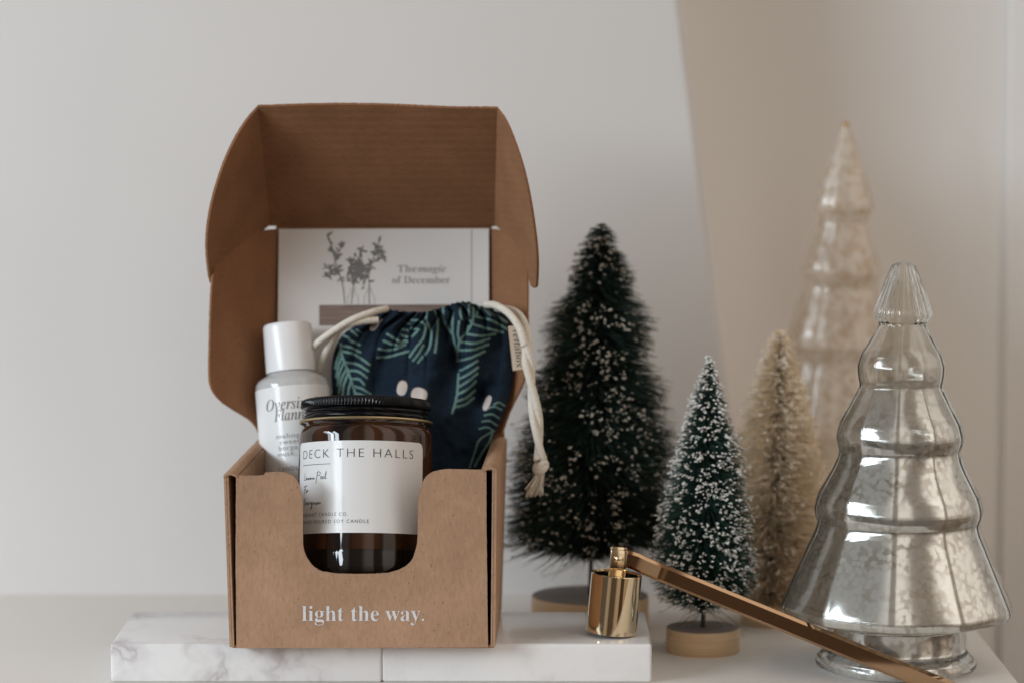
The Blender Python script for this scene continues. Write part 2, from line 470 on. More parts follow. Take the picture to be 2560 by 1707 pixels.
side((1242, 1172), (1238, 1618), (1268, 1096), (1254, 1530), -.0068, 0)
bl, br = W(648, 1100, BY), W(1266, 1100, BY)
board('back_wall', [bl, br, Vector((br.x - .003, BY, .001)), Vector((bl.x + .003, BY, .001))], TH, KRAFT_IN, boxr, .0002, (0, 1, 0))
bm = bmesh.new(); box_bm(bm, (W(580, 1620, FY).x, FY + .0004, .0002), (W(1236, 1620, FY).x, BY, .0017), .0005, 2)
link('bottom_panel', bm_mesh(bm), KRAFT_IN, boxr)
# curled paper edge at the right front corner
board('corner_tab', [W(1206, 1176, FY + .003), W(1207, 1168, FY + .003), W(1220, 1163, FY + .003), W(1236, 1168, FY + .003), W(1240, 1180, FY + .003), W(1228, 1176, FY + .003)], .0008, KRAFT, boxr, .0003, (0, 1, 0))
# raised lid
def ylid(py): return .1125 + (1090 - py) / (1090 - 562) * .026
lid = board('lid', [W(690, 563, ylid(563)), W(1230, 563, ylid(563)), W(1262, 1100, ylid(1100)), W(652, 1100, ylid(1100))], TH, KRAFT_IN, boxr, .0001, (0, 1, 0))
def poly3(pts): return [W(*p) for p in pts]
YL = ylid(563)
def flap(name, pts, par, direction, th=.0014, it=2):
    return board(name, poly3(pts), th, KRAFT_IN, par, .00035, direction)
def on_plane(pts, p0, nrm, frame=None):
    out = []
    for p in pts:
        d = W(p[0], p[1], 1.0) - CAMP
        out.append(CAMP + d * ((p0 - CAMP).dot(nrm) / d.dot(nrm)))
    return out
def ear(name, hinge0, hinge1, direc, pts, par, facing):
    """a flat flap hinged on the edge hinge0-hinge1 and swung out along direc"""
    nrm = (hinge1 - hinge0).cross(Vector(direc)).normalized()
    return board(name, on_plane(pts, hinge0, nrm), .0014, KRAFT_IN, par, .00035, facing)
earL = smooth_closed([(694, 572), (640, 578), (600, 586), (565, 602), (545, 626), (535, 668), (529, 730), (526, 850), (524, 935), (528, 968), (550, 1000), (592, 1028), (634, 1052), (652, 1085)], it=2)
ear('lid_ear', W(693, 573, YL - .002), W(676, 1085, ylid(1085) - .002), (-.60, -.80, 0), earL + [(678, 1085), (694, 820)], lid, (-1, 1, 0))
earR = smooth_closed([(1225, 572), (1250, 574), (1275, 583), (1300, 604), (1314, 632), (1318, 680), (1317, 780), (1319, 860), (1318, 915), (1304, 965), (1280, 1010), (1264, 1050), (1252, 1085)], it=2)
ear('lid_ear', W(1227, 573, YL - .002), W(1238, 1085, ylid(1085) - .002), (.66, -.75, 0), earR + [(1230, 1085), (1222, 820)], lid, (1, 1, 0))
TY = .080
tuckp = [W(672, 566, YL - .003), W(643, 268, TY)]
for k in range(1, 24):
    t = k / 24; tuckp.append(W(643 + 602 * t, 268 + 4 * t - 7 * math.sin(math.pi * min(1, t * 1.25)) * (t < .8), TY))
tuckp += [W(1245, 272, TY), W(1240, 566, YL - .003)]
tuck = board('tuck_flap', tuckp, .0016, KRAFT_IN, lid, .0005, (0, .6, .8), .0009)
tl = smooth_closed([(647, 269), (622, 296), (590, 345), (558, 415), (532, 500), (519, 575), (518, 630), (524, 690), (531, 716), (545, 690)], it=2)
ear('tuck_ear', W(645, 268, TY), W(676, 566, YL - .003), (-.50, -.60, -.62), tl + [(600, 620), (677, 563)], tuck, (-1, .3, .3))
tr = smooth_closed([(1241, 273), (1262, 300), (1283, 350), (1305, 415), (1322, 490), (1335, 575), (1342, 640), (1341, 700), (1338, 724), (1326, 715)], it=2)
ear('tuck_ear', W(1243, 272, TY), W(1236, 566, YL - .003), (.34, -.64, -.69), tr + [(1310, 640), (1272, 590), (1236, 563)], tuck, (1, .3, .3))
# raised insert the jar stands on (hidden inside)
bm = bmesh.new(); box_bm(bm, (W(765, 1500, .01).x, .003, .0020), (W(1090, 1500, .01).x, .062, .0215), .001, 2)
link('insert', bm_mesh(bm), KRAFT_IN, boxr)

# ------------------------------------------------------------------ printed card in the lid
def ycard(py): return ylid(py) - .0034
cardr = empty('greeting_card', W(960, 1040, ycard(1040)))
tag(cardr, 'pale printed card with grey leaf picture leaning inside the raised box lid', 'card')
cm = board('card_sheet', [W(697, 573, ycard(573)), W(1222, 572, ycard(572)), W(1222, 1095, ycard(1095)), W(692, 1095, ycard(1095))], .0006, CARD, cardr, .00003, (0, 1, 0), .004)
def onc(x, y): return W(x, y, ycard(y) - .0003)
letter('lettering', [(bold('The '), 993, 1042, 681, 27, -.006, 1.0), (bital('magic'), 1045, 1115, 681, 27, -.004, 1.0),
                     (bold('of December'), 980, 1125, 709, 27, -.006, 1.0)], onc, SOFT_INK, cm)
bm = bmesh.new(); strokes(bm, [[(1178, 575), (1178, 800)]], onc, 2.2)
link('printed_line', bm_mesh(bm), simple('pale_line', (.54, .51, .47), .6), cm)
def sprig():
    bm = bmesh.new(); rr = random.Random(3)
    stems = [[(862, 760), (858, 720), (850, 690), (838, 655), (830, 620), (818, 588)], [(850, 690), (826, 670), (806, 672)], [(838, 655), (850, 625), (852, 612)], [(845, 680), (822, 690), (806, 692)],
             [(878, 760), (884, 715), (893, 680), (900, 640), (908, 615)], [(923, 760), (923, 715), (921, 690), (928, 660), (942, 625), (948, 602)], [(928, 660), (950, 648), (966, 645)], [(893, 680), (880, 660), (872, 645)], [(921, 690), (905, 670), (896, 650)], [(935, 640), (950, 635), (960, 628)]]
    strokes(bm, stems, onc, 2.0)
    def leaf(x, y, l, a, wd):
        pts = []
        for t in range(8):
            q = t / 8 * 2 * math.pi; u, v = math.cos(q) * l, math.sin(q) * wd * (1 - .3 * math.cos(q))
            pts.append((x + l * math.cos(a) + u * math.cos(a) - v * math.sin(a), y + l * math.sin(a) + u * math.sin(a) + v * math.cos(a)))
        bm.faces.new([bm.verts.new(W(p[0], p[1], ycard(p[1]) - .0003 - rr.random() * .0001)) for p in pts])
    for s in stems:
        for i in range(len(s) - 1):
            for k in range(5):
                t = rr.random(); x = s[i][0] * (1 - t) + s[i + 1][0] * t; y = s[i][1] * (1 - t) + s[i + 1][1] * t
                if y > 705: continue
                leaf(x, y, rr.uniform(5, 9), rr.uniform(-2.9, .1) if rr.random() < .75 else rr.uniform(-3.1, 3.1), rr.uniform(1.6, 3.0))
    for _ in range(85):
        leaf(rr.gauss(896, 13), rr.gauss(680, 14), rr.uniform(5, 9), rr.uniform(-math.pi, math.pi), rr.uniform(1.8, 3.4))
    link('printed_leaves', bm_mesh(bm), simple('leaf_print', (.18, .175, .165), .7), cm)
    bm = bmesh.new()
    for x in (882, 923):
        strokes(bm, [[(x - 5, 722), (x - 5, 732), (x - 13, 742), (x - 13, 762)], [(x + 5, 722), (x + 5, 732), (x + 13, 742), (x + 13, 762)], [(x - 5, 722), (x + 5, 722)]], onc, 1.4)
    link('printed_vase', bm_mesh(bm), simple('vase_print', (.50, .48, .46), .6), cm)
sprig()
bm = bmesh.new(); bm.faces.new([bm.verts.new(onc(*p)) for p in ((798, 763), (1130, 761), (1130, 812), (798, 814))])
pm = M_('plank_print', (.2, .15, .12), .7); _v = pm.coord('Object', (60, 60, 1200)); pm.link(pm.ramp(pm.noise(_v, 1, 3), [(.3, (.17, .12, .095)), (.7, (.27, .20, .165))]), 'Base Color')
link('printed_plank', bm_mesh(bm), pm.m, cm)

# ------------------------------------------------------------------ candle jar
JY = .029; JT = R(12)
jr = empty('candle_jar', W(910, 1459, JY), (-JT, R(.4), 0))
tag(jr, 'amber glass candle jar with black screw lid and white paper label', 'candle jar')
k = S(.036) / math.cos(R(2))
RJ = 168 * k
def jz(py): return (1452 - py) * k
glass = [(0.001, 0), (RJ * .80, 0), (RJ * .93, 3 * k), (RJ * .985, 12 * k), (RJ * .997, 40 * k), (RJ * .994, 72 * k), (RJ * .994, 80 * k), (RJ, 90 * k), (RJ, 362 * k), (RJ * .99, 374 * k), (RJ * .965, 384 * k), (RJ * .93, 390 * k), (RJ * .9, 396 * k), (RJ * .9, 415 * k)]
gb_ = link('glass_body', lathe(glass, 128), [AMBER, M_('thick_dark_base_glass', (.006, .004, .003), .04).m], jr, world=False); sharp(gb_, 60)
for f in gb_.data.polygons:
    if f.center.z < 76 * k: f.material_index = 1
ribs = 118
def lidrad(t, i, z): return 1 + (.009 * math.cos(ribs * t) if 2 < i < 6 else 0)
lidp = [(RJ * .955, 409 * k), (RJ * .965, 412 * k), (RJ * .965, 418 * k), (RJ * .945, 421 * k), (RJ * .942, 424 * k)]
lp = [(RJ * .930, 405 * k), (RJ * .945, 407 * k), (RJ * .955, 411 * k), (RJ * .945, 416 * k), (RJ * .925, 418 * k), (RJ * .93, 421 * k), (RJ * .945, 424 * k), (RJ * .935, 428 * k), (RJ * .925, 430 * k), (RJ * .945, 433 * k)]
up = [(RJ * .955, 434 * k), (RJ * .962, 437 * k), (RJ * .962, 451 * k), (RJ * .95, 455 * k), (RJ * .93, 457.5 * k), (RJ * .90, 458 * k), (.0005, 457 * k)]
seg = ribs * 6
def lr(t, i, z): return 1 + (.011 * math.cos(ribs * t) if z > 435 * k and z < 452 * k else 0)
lido = link('lid', lathe(lp + up, seg, lr), BLACK_LID, jr, world=False); sharp(lido, 50)
tor = [(RJ * 1.0 + 4 * k * math.cos(a) - 4 * k, 401.5 * k + 4.2 * k * math.sin(a)) for a in np.linspace(0, 2 * math.pi, 13)[:-1]]
sharp(link('rim', lathe(tor + [tor[0]], 128), GOLD_RIM, lido, world=False), 80)
def jar_pt(a, py, off): return Vector(((RJ + off) * math.sin(a), -(RJ + off) * math.cos(a), jz(py)))
A0, A1 = R(-72), R(59.5)
vs, fs = [], []
nc, nr = 120, 14
for i in range(nc + 1):
    t = i / nc; a = A0 + (A1 - A0) * t
    dd = min(a - A0, A1 - a) * RJ / k; cr = 16
    inset = cr - math.sqrt(max(0, cr * cr - (cr - dd) ** 2)) if dd < cr else 0
    top, bot = 1107 + inset, 1333 - inset
    for j in range(nr + 1): vs.append(jar_pt(a, top + (bot - top) * j / nr, .00012))
for i in range(nc):
    for j in range(nr):
        q = i * (nr + 1) + j; fs.append((q, q + 1, q + nr + 2, q + nr + 1))
jl = link('label', mesh_from(vs, fs), JLABEL, jr, True, world=False)
def onjar(x, y): return jar_pt(x, y, .00024)      # x is an angle
rad_ = lambda px: math.asin(max(-1, min(1, (px - 910) / 168)))
ca = k / RJ
jt = letter('lettering', [('DECK THE HALLS', rad_(761), rad_(1032), 1148, 31.5, -.018, 1.25), ('RADIANT CANDLE CO.', R(-61.5), rad_(876), 1291.5, 12.2, -.006, 1.3),
                     ('HAND-POURED SOY CANDLE', R(-61.5), rad_(928), 1309, 12.2, -.006, 1.3)], onjar, BLACK_INK, jl, )
jt.matrix_parent_inverse = Matrix.Identity(4)
bm = bmesh.new()
def ln(pts, n=6):
    o = []
    for a, b in zip(pts[:-1], pts[1:]):
        for q in range(n): o.append((a[0] + (b[0] - a[0]) * q / n, a[1] + (b[1] - a[1]) * q / n))
    return o + [pts[-1]]
def jst(lines, wd):
    for l in lines:
        p3 = [jar_pt(x, y, .00024) for x, y in ln(l)]
        for a, b in zip(p3[:-1], p3[1:]):
            d = (b - a); nn = Vector((a.x, a.y, 0)).normalized(); s = d.normalized().cross(nn) * wd * k * .5
            e = d.normalized() * wd * k * .25
            bm.faces.new([bm.verts.new(q) for q in (a - s - e, b - s + e, b + s + e, a + s - e)])
jst([[(R(-63), 1163.5), (rad_(831), 1163.5)]], 1.3)
def hand(x0, yb, sc, sx, glyphs):
    """joined handwriting: x in label pixels from x0 (angle), y up"""
    out = []
    for g in glyphs: out.append([(x0 + p[0] * sx * ca, yb - p[1] * sc) for p in g])
    return out
a0 = R(-60.5)
lemon = [[(4, 16), (2, 6), (0, 0), (6, 0), (10, 2), (12, 5), (10, 6), (9, 2), (12, 0), (16, 4), (17, 0), (18, 4), (20, 0), (21, 4), (23, 1), (25, 4), (27, 4), (26, 0), (24, 2), (27, 4), (31, 1), (32, 4), (34, 0), (35, 4), (38, 1)],
         [(47, 18), (44, 4), (41, -10)], [(44, 14), (49, 18), (54, 15), (52, 9), (46, 8)], [(54, 3), (58, 5), (56, 7), (54, 2), (58, 0), (61, 4), (63, 6), (60, 5), (60, 1), (64, 1), (68, 10), (69, 18), (66, 8), (67, 0), (70, 2)]]
fir = [[(2, -4), (4, 8), (6, 16)], [(0, 14), (8, 17), (13, 17)], [(2, 7), (9, 9)], [(10, 6), (9, 0), (12, 2), (15, 7), (15, 3), (19, 6)]]
ever = [[(9, 16), (3, 14), (2, 9), (7, 9), (1, 5), (1, 0), (8, 2), (12, 7), (13, 0), (17, 6), (20, 3), (23, 6), (20, 0), (26, 2), (28, 6), (30, 4), (33, 5)], [(38, 6), (34, 4), (36, 0), (39, 6), (37, -8), (33, -12), (35, -5), (43, 3), (45, 6), (46, 1), (50, 3), (53, 5), (51, 0), (55, 1), (59, 5), (56, 0), (61, 2), (62, 5), (64, 0), (67, 5), (70, 1)]]
jst(hand(a0, 1200, 1.05, 1.22, lemon), 1.3); jst(hand(a0, 1232, 1.05, 1.15, fir), 1.5); jst(hand(a0, 1262, 1.05, .98, ever), 1.4)
link('handwriting', bm_mesh(bm), BLACK_INK, jl, world=False)

# ------------------------------------------------------------------ white spray bottle
sr = empty('spray_bottle', W(775, 1519, .070), (R(-13), R(-5.3), 0))
tag(sr, 'white capped bottle with grey italic lettering in the left side of the box', 'bottle')
sr.location.z = max(sr.location.z, .0045)
k2 = S(.09) * 1.0
RB = 92 * k2
def bz(py): return (1530 - py) * k2 / math.cos(R(5)) * .985
body = [(.0005, 0), (RB * .9, 0), (RB * .98, 4 * k2), (RB, 12 * k2), (RB, bz(972)), (RB * .985, bz(963)), (RB * .94, bz(955)), (RB * .86, bz(949)), (RB * .76, bz(944)), (RB * .70, bz(940)), (RB * .62, bz(936)), (RB * .6, bz(930))]
gm = M_('clear_bottle_glass', (.80, .80, .79), .06); gm.set('Coat Weight', .5)
tr_ = gm.N.new('ShaderNodeBsdfTransparent'); gm.shader_mix(.35, gm.b.outputs[0], tr_.outputs[0])
sharp(link('bottle_body', lathe(body, 96), gm.m, sr, world=False), 50)
RC = 62 * k2
capp = [(RC * .9, bz(934)), (RC * .995, bz(934)), (RC * 1.0, bz(931)), (RC * .985, bz(820)), (RC * .96, bz(814)), (RC * .90, bz(811)), (.0005, bz(811))]
sharp(link('cap', lathe(capp, 96), WHITE_PL, sr, world=False), 50)
lb = [(RB + .0002, bz(1500)), (RB + .0002, bz(977))]
bl_ = link('label', lathe([(RB + .0002, bz(1500) + (bz(977) - bz(1500)) * i / 8) for i in range(9)], 128), LABEL_W, sr, True, world=False)
def onb(x, y):
    a = (x - 735) * k2 / RB
    return Vector(((RB + .0004) * math.sin(a), -(RB + .0004) * math.cos(a), bz(y)))
btx = letter('lettering', [(ital('Oversized'), 669, 806, 1036, 40, -.002, 1.), (ital('Flannel'), 690, 790, 1064, 40, -.002, 1.)], onb, GREY_INK, bl_); btx.matrix_parent_inverse = Matrix.Identity(4)
btx = letter('small_lettering', [('mahogany', 692, 784, 1108, 17, -.005, 1.1), ('sweet fir', 700, 777, 1123, 17, -.005, 1.1), ('bergamot', 697, 779, 1138, 17, -.005, 1.1), ('musk, pine', 692, 782, 1153, 17, -.005, 1.1),
                              ('CANDLE CO.', 690, 783, 1190, 15, .01, 1.2)], onb, SOFT_INK, bl_); btx.matrix_parent_inverse = Matrix.Identity(4)

# ------------------------------------------------------------------ drawstring pouch
def build_pouch():
    root = empty('drawstring_pouch', W(1060, 1190, .095))
    tag(root, 'navy fabric drawstring pouch printed with green fir sprigs, tucked behind the candle jar', 'pouch')
    Z = lambda u, v: (780 + u / 3.563, 740 + v / 3.563)
    left = [Z(600, 92), Z(545, 175), Z(400, 258), Z(285, 335), Z(205, 470), Z(175, 640), Z(185, 860), (842, 1030), (868, 1090), (905, 1150), (945, 1200), (990, 1235)]
    right = [Z(1560, 92), Z(1660, 130), Z(1735, 190), Z(1765, 260), Z(1790, 420), Z(1795, 640), Z(1775, 830), Z(1735, 970), Z(1690, 1085), Z(1615, 1260), Z(1555, 1400), (1195, 1200)]
    nu, nv = 560, 520
    lf = np.array(spline(left, nv + 1)); rt = np.array(spline(right, nv + 1))
    u = np.linspace(-1, 1, nu + 1); v = np.linspace(0, 1, nv + 1)
    tt = (u + 1) / 2
    # gathers are closer together in the middle of the mouth
    PX = lf[:, None, 0] * (1 - tt) + rt[:, None, 0] * tt
    PY = lf[:, None, 1] * (1 - tt) + rt[:, None, 1] * tt
    U, V = np.meshgrid(u, v)
    top = np.exp(-V / .05)
    # ruffled mouth line
    mouth = np.interp(tt, [0, .08, .22, .40, .52, .62, .70, .78, .84, .90, 1], [0, 6, 12, 14, 6, -2, -10, -13, -12, -5, 0])
    PY = PY + top * (mouth + 3.0 * np.abs(np.sin(tt * 47 + 2 * np.sin(tt * 9))))[None, :]
    ph = tt * 2 * math.pi
    wob = .5 * np.sin(3 * ph + V * 2.2) + .3 * np.sin(5.3 * ph + 1)
    q1 = 9.5 * math.pi * (tt + .012 * np.sin(ph * 2.0 + 1))[None, :] * (1 - .0 * V) + .35 * wob + U * V * 1.6
    f1 = 1 - 2 * (1 - np.abs(np.sin(q1))) ** 2.2
    f2 = np.sin(23 * ph / 2 + 1.3 + wob * 2.0)
    A = np.exp(-(V / .22) ** 1.5) * np.clip(1.1 - .35 * U, .6, 1.2)
    fold = A * (.0085 * f1 + .0018 * f2)
    # long soft folds running down from the gathers
    def crease(px0, py0, px1, py1, wd, dep):
        d = np.array((px1 - px0, py1 - py0), float); l = np.hypot(*d); d /= l
        s = (PX - px0) * d[0] + (PY - py0) * d[1]; n = -(PX - px0) * d[1] + (PY - py0) * d[0]
        m = np.clip(s / l, 0, 1); e = np.maximum(0, np.maximum(-s, s - l))
        return -dep * np.exp(-(n / (wd * (1 + .8 * m))) ** 2) * np.exp(-(e / 30) ** 2) * (1 - .5 * m)
    soft = (crease(948, 800, 905, 900, 14, .004) + crease(1100, 780, 1132, 900, 13, .005) + crease(1132, 900, 1120, 1010, 22, .004) + crease(960, 900, 930, 1000, 22, .004)
            + crease(1020, 790, 1010, 860, 10, .003) + crease(1200, 990, 1130, 1130, 26, .005) + crease(1240, 860, 1225, 980, 26, .003))
    def lownoise(step, seed):
        g = np.random.default_rng(seed).standard_normal((60, 60)); gx = (PX - 780) / step; gy = (PY - 700) / step
        ix = np.clip(gx.astype(int), 0, 57); iy = np.clip(gy.astype(int), 0, 57); fx = gx - ix; fy = gy - iy
        fx = fx * fx * (3 - 2 * fx); fy = fy * fy * (3 - 2 * fy)
        return (g[iy, ix] * (1 - fx) + g[iy, ix + 1] * fx) * (1 - fy) + (g[iy + 1, ix] * (1 - fx) + g[iy + 1, ix + 1] * fx) * fy
    soft = soft + .00055 * lownoise(46, 3) + .00022 * lownoise(19, 5)
    prof = np.interp(V, [0, .06, .16, .4, .65, .85, 1], [.003, .006, .011, .0165, .0155, .011, .004])
    t = prof * np.power(np.clip(1 - np.abs(U) ** 2.4, 0, 1), .55)
    yc = np.interp(PY, [760, 900, 1050, 1200], [.110, .107, .101, .094])
    yf = yc - t - (fold + soft * 2.2) * np.clip((1 - np.abs(U)) * 6, 0, 1)
    yb = yc + t * .5
    # printed pattern
    lines = []
    hand_drawn = '585,545 680,540 770,515 860,490|595,470 680,480 760,465 830,430|640,400 700,425 770,440|670,340 720,370 780,405|830,240 870,250|810,300 850,305|800,350 845,365|780,440 820,400 850,405|870,540 910,480 985,380 1010,300 1005,260 960,225 890,215|885,290 950,300|890,360 935,318|900,575 950,510 990,440|945,590 985,540|1020,130 1020,220 1060,320 1050,440 1010,520|1090,110 1120,230 1110,400 1095,500|1165,90 1180,230 1240,330|255,430 265,520 310,640 360,780 390,890 400,960|255,440 340,455 430,500|270,490 380,520 515,610|290,590 400,605 500,665|310,660 410,670 490,725|345,735 420,740 465,785|370,800 440,820 520,870|380,860 450,880 520,905|330,390 425,435|350,310 405,355|285,355 330,375|258,470 225,560 205,640|265,540 235,620 215,720|285,590 245,680 225,790|305,650 260,740 240,860|320,690 285,780 270,890|350,750 325,830 320,900|1255,160 1250,300 1265,400 1290,490 1295,580|1440,80 1430,230 1370,330 1315,400 1295,500|1310,230 1300,340 1312,400|1430,250 1560,290 1700,325|1450,180 1600,220 1735,295|1380,340 1500,355 1635,340|1330,410 1450,420 1580,380|1310,480 1440,475 1570,430|1300,575 1420,545 1540,490|1305,690 1290,880 1250,1040|1315,665 1400,620 1475,575|1312,735 1400,690 1478,632|1310,805 1390,755 1470,690|1300,870 1390,825 1462,755|1290,935 1380,900 1452,835|1275,985 1360,965 1440,905|1540,120 1590,170|1495,85 1470,160|1330,80 1320,150 1335,210|1540,108 1640,175 1735,235|1400,80 1390,190|1380,200 1430,240|1390,270 1380,330'
    for st in hand_drawn.split('|'):
        q = [Z(*map(float, p.split(','))) for p in st.split()]
        pl = np.array(spline(q, 8 * len(q))) if len(q) > 2 else np.array([np.array(q[0]) + (np.array(q[1]) - np.array(q[0])) * t_ for t_ in np.linspace(0, 1, 8)])
        lines.append((pl + rng.normal(0, .3, pl.shape), 4.1))
    for q, (ax, ay, bx, by) in enumerate(((1620, 962, 1715, 975), (1560, 1000, 1690, 1012), (1535, 1060, 1668, 1085), (1515, 1115, 1648, 1150), (1490, 1180, 1625, 1200))):
        m_ = ((ax + bx) / 2, (ay + by) / 2 - 24); lines.append((np.array(spline([Z(ax, ay), Z(*m_), Z(bx, by)], 9)), 3.0))
    lines.append((np.array(spline([Z(1610, 1195), Z(1585, 1290), Z(1530, 1370), Z(1450, 1510)], 14)), 4.0))
    lines.append((np.array(spline([Z(1600, 1205), Z(1490, 1280), Z(1450, 1390), Z(1405, 1520)], 14)), 3.2))
    lines.append((np.array(spline([Z(395, 300), Z(440, 330)], 4)), 3)); lines.append((np.array(spline([Z(350, 310), Z(400, 350)], 4)), 3))
    ink = np.zeros_like(PX); rough = rng.normal(0, .35, PX.shape)
    for pl, wd in lines:
        bx0, by0 = pl.min(0) - 6; bx1, by1 = pl.max(0) + 6
        m = (PX > bx0) & (PX < bx1) & (PY > by0) & (PY < by1)
        if not m.any(): continue
        x, y = PX[m], PY[m]; best = np.full(x.shape, 99.)
        for a, b in zip(pl[:-1], pl[1:]):
            d = b - a; l2 = max(1e-9, d @ d); s = np.clip(((x - a[0]) * d[0] + (y - a[1]) * d[1]) / l2, 0, 1)
            best = np.minimum(best, np.hypot(x - a[0] - s * d[0], y - a[1] - s * d[1]))
        ink[m] = np.maximum(ink[m], np.clip((wd * .72 + rough[m] - best) / 1.1 + .5, 0, 1))
    dot = np.zeros_like(PX)
    def blob(cx, cy, rx, ry, rot):
        x, y = PX - cx, PY - cy; c, s = math.cos(rot), math.sin(rot)
        X, Y = x * c + y * s, -x * s + y * c
        d = (np.abs(X / rx) ** 2.4 + np.abs(Y / ry) ** 2.4) ** (1 / 2.4)
        np.maximum(dot, np.clip((1 - d) * 8 + .5, 0, 1), out=dot)
    blob(*Z(802, 817), 12.5, 18.5, .22); blob(*Z(955, 875), 20, 17, .25); blob(*Z(1560, 950), 7.5, 20, .38); blob(*Z(556, 265), 8, 15, .7); blob(*Z(600, 215), 5, 9, .9)
    weave = 1 + .16 * rng.standard_normal(PX.shape)
    base = np.array((.013, .023, .037)); gcol = np.array((.15, .258, .228)); dcol = np.array((.60, .52, .47))
    C = base[None, None] * weave[..., None] * (1 + .15 * np.sin(PX * .05)[..., None])
    C = C * (1 - ink[..., None]) + gcol * weave[..., None] * ink[..., None] * (.92) + C * 0
    C = C * (1 - dot[..., None]) + dcol * dot[..., None]
    sp = rng.random(PX.shape) < .0009; C[sp] = C[sp] + .12
    verts = []; cols = []
    dX = (PX - 1280) / FP; dV = (853.5 - PY) / FP
    def pos(y):
        dy = _cp + dV * _sp; dz = -_sp + dV * _cp; s = (y - CY) / dy
        return np.stack([dX * s, y, CZ + dz * s], -1).reshape(-1, 3)
    P = np.concatenate([pos(yf), pos(yb)]); n1 = (nu + 1) * (nv + 1)
    idx = np.arange(n1).reshape(nv + 1, nu + 1)
    q = np.stack([idx[:-1, :-1], idx[1:, :-1], idx[1:, 1:], idx[:-1, 1:]], -1).reshape(-1, 4)
    q2 = q[:, ::-1] + n1
    bot = np.stack([idx[-1, :-1], idx[-1, :-1] + n1, idx[-1, 1:] + n1, idx[-1, 1:]], -1)
    lft = np.stack([idx[:-1, 0], idx[:-1, 0] + n1, idx[1:, 0] + n1, idx[1:, 0]], -1)
    rgt = np.stack([idx[:-1, -1], idx[1:, -1], idx[1:, -1] + n1, idx[:-1, -1] + n1], -1)
    F = np.concatenate([q, q2, bot, lft, rgt])
    me = bpy.data.meshes.new('pouch'); me.vertices.add(len(P)); me.vertices.foreach_set('co', P.ravel())
    me.loops.add(F.size); me.loops.foreach_set('vertex_index', F.ravel().astype(np.int32)); me.polygons.add(len(F))
    me.polygons.foreach_set('loop_start', np.arange(0, F.size, 4, dtype=np.int32)); me.update(calc_edges=True)
    ca_ = me.color_attributes.new('print', 'FLOAT_COLOR', 'POINT')
    cc = np.ones((len(P), 4)); cc[:n1, :3] = C.reshape(-1, 3); cc[n1:, :3] = base; ca_.data.foreach_set('color', cc.ravel())
    m = M_('printed_canvas', (.02, .03, .06), .95, Specular_IOR_Level=.08)
    vc = m.N.new('ShaderNodeVertexColor'); vc.layer_name = 'print'; m.link(vc.outputs[0], 'Base Color')
    v_ = m.coord('Object'); m.bump(m.noise(v_, 1500, 2, .6), .35, .0004)
    link('bag_fabric', me, m.m, root, True)
    # cords
    def cord(lists, rad, name='drawstring'):
        bm = bmesh.new()
        for l, rd in lists:
            pth = spline([tuple(W(*p)) for p in l], 14 * len(l)); tube_bm(bm, pth, rd, 10)
            bm2 = None
        return link(name, bm_mesh(bm), CORD_M, root, True)
    rpx = S(.08)
    def twist(center, off, turns, ph0, rd):
        """two strands winding round one another"""
        c = [np.array(x) for x in spline([tuple(W(*p)) for p in center], 90)]
        res = []
        for s in (0, math.pi):
            o = []
            for i, p in enumerate(c):
                a = ph0 + s + turns * 2 * math.pi * i / 89; e = min(1, i / 12)
                o.append(p + np.array((math.cos(a) * off * e, math.sin(a) * off * e, 0)))
            res.append((o, rd))
        return res
    bm = bmesh.new()
    tube_bm(bm, spline([tuple(W(*p)) for p in [(1214, 762, .102), (1240, 764, .090), (1272, 784, .081), (1298, 820, .076), (1312, 866, .073)]], 40), 9.5 * rpx, 12)
    tube_bm(bm, spline([tuple(W(*p)) for p in [(1240, 770, .102), (1284, 778, .091), (1308, 802, .083), (1320, 850, .077), (1322, 880, .075)]], 40), 9.5 * rpx, 12)
    for o, rd in twist([(1314, 862, .074), (1324, 930, .072), (1334, 1000, .071), (1343, 1066, .071), (1349, 1130, .071), (1351, 1150, .071)], 7.5 * rpx, 1.15, 2.6, 9.5 * rpx): tube_bm(bm, o, rd, 12)
    # knot
    kc = W(1352, 1166, .071)
    for tl_, rr_, ph_ in ((.5, 13, 0), (-.6, 12, 1.2), (.1, 11, 2.2)):
        pts = [kc + Vector((math.cos(a) * rr_ * rpx * .95, math.sin(a) * rr_ * rpx * .8, math.sin(a + ph_) * 9 * rpx + math.cos(a) * tl_ * 10 * rpx)) for a in np.linspace(0, 6.1, 28)]
        tube_bm(bm, pts, 9 * rpx, 10)
    rr = random.Random(5)
    for i in range(90):
        a = rr.uniform(-1, 1); b = rr.uniform(-1, 1); ln_ = rr.uniform(40, 64)
        p0 = W(1352 + a * 9, 1178 + rr.uniform(-4, 6), .071 + b * .0015); p1 = W(1343 + a * 15, 1178 + ln_ * .55, .071 + b * .003); p2 = W(1335 + a * 21 + rr.uniform(-4, 4), 1178 + ln_, .071 + b * .004)
        tube_bm(bm, spline([tuple(p0), tuple(p1), tuple(p2)], 7), .00022 + .00012 * rr.random(), 4)
    link('drawstring', bm_mesh(bm), CORD_M, root, True)
    cord([([(968, 772, .100), (930, 781, .094), (880, 800, .090), (836, 826, .090), (800, 852, .094), (786, 868, .10)], 9 * rpx), ([(945, 800, .095), (900, 804, .092), (862, 815, .091), (838, 836, .094), (815, 880, .099), (797, 925, .106)], 9.5 * rpx)], 0)
    # sewn-on tag
    TGY = .088
    tg = board('sewn_tag', [W(1270, 816, TGY), W(1302, 812, TGY - .003), W(1312, 922, TGY - .003), W(1282, 926, TGY)], .0006, TAGM, root, .00006, (0, 1, 0), .002)
    dx = (1282 - 1270) / 110
    def ontag(x, y):    # text runs down the tag
        return W(1281 + x * dx - (y) + 9, 822 + x, TGY - .0019 + y * .00004)
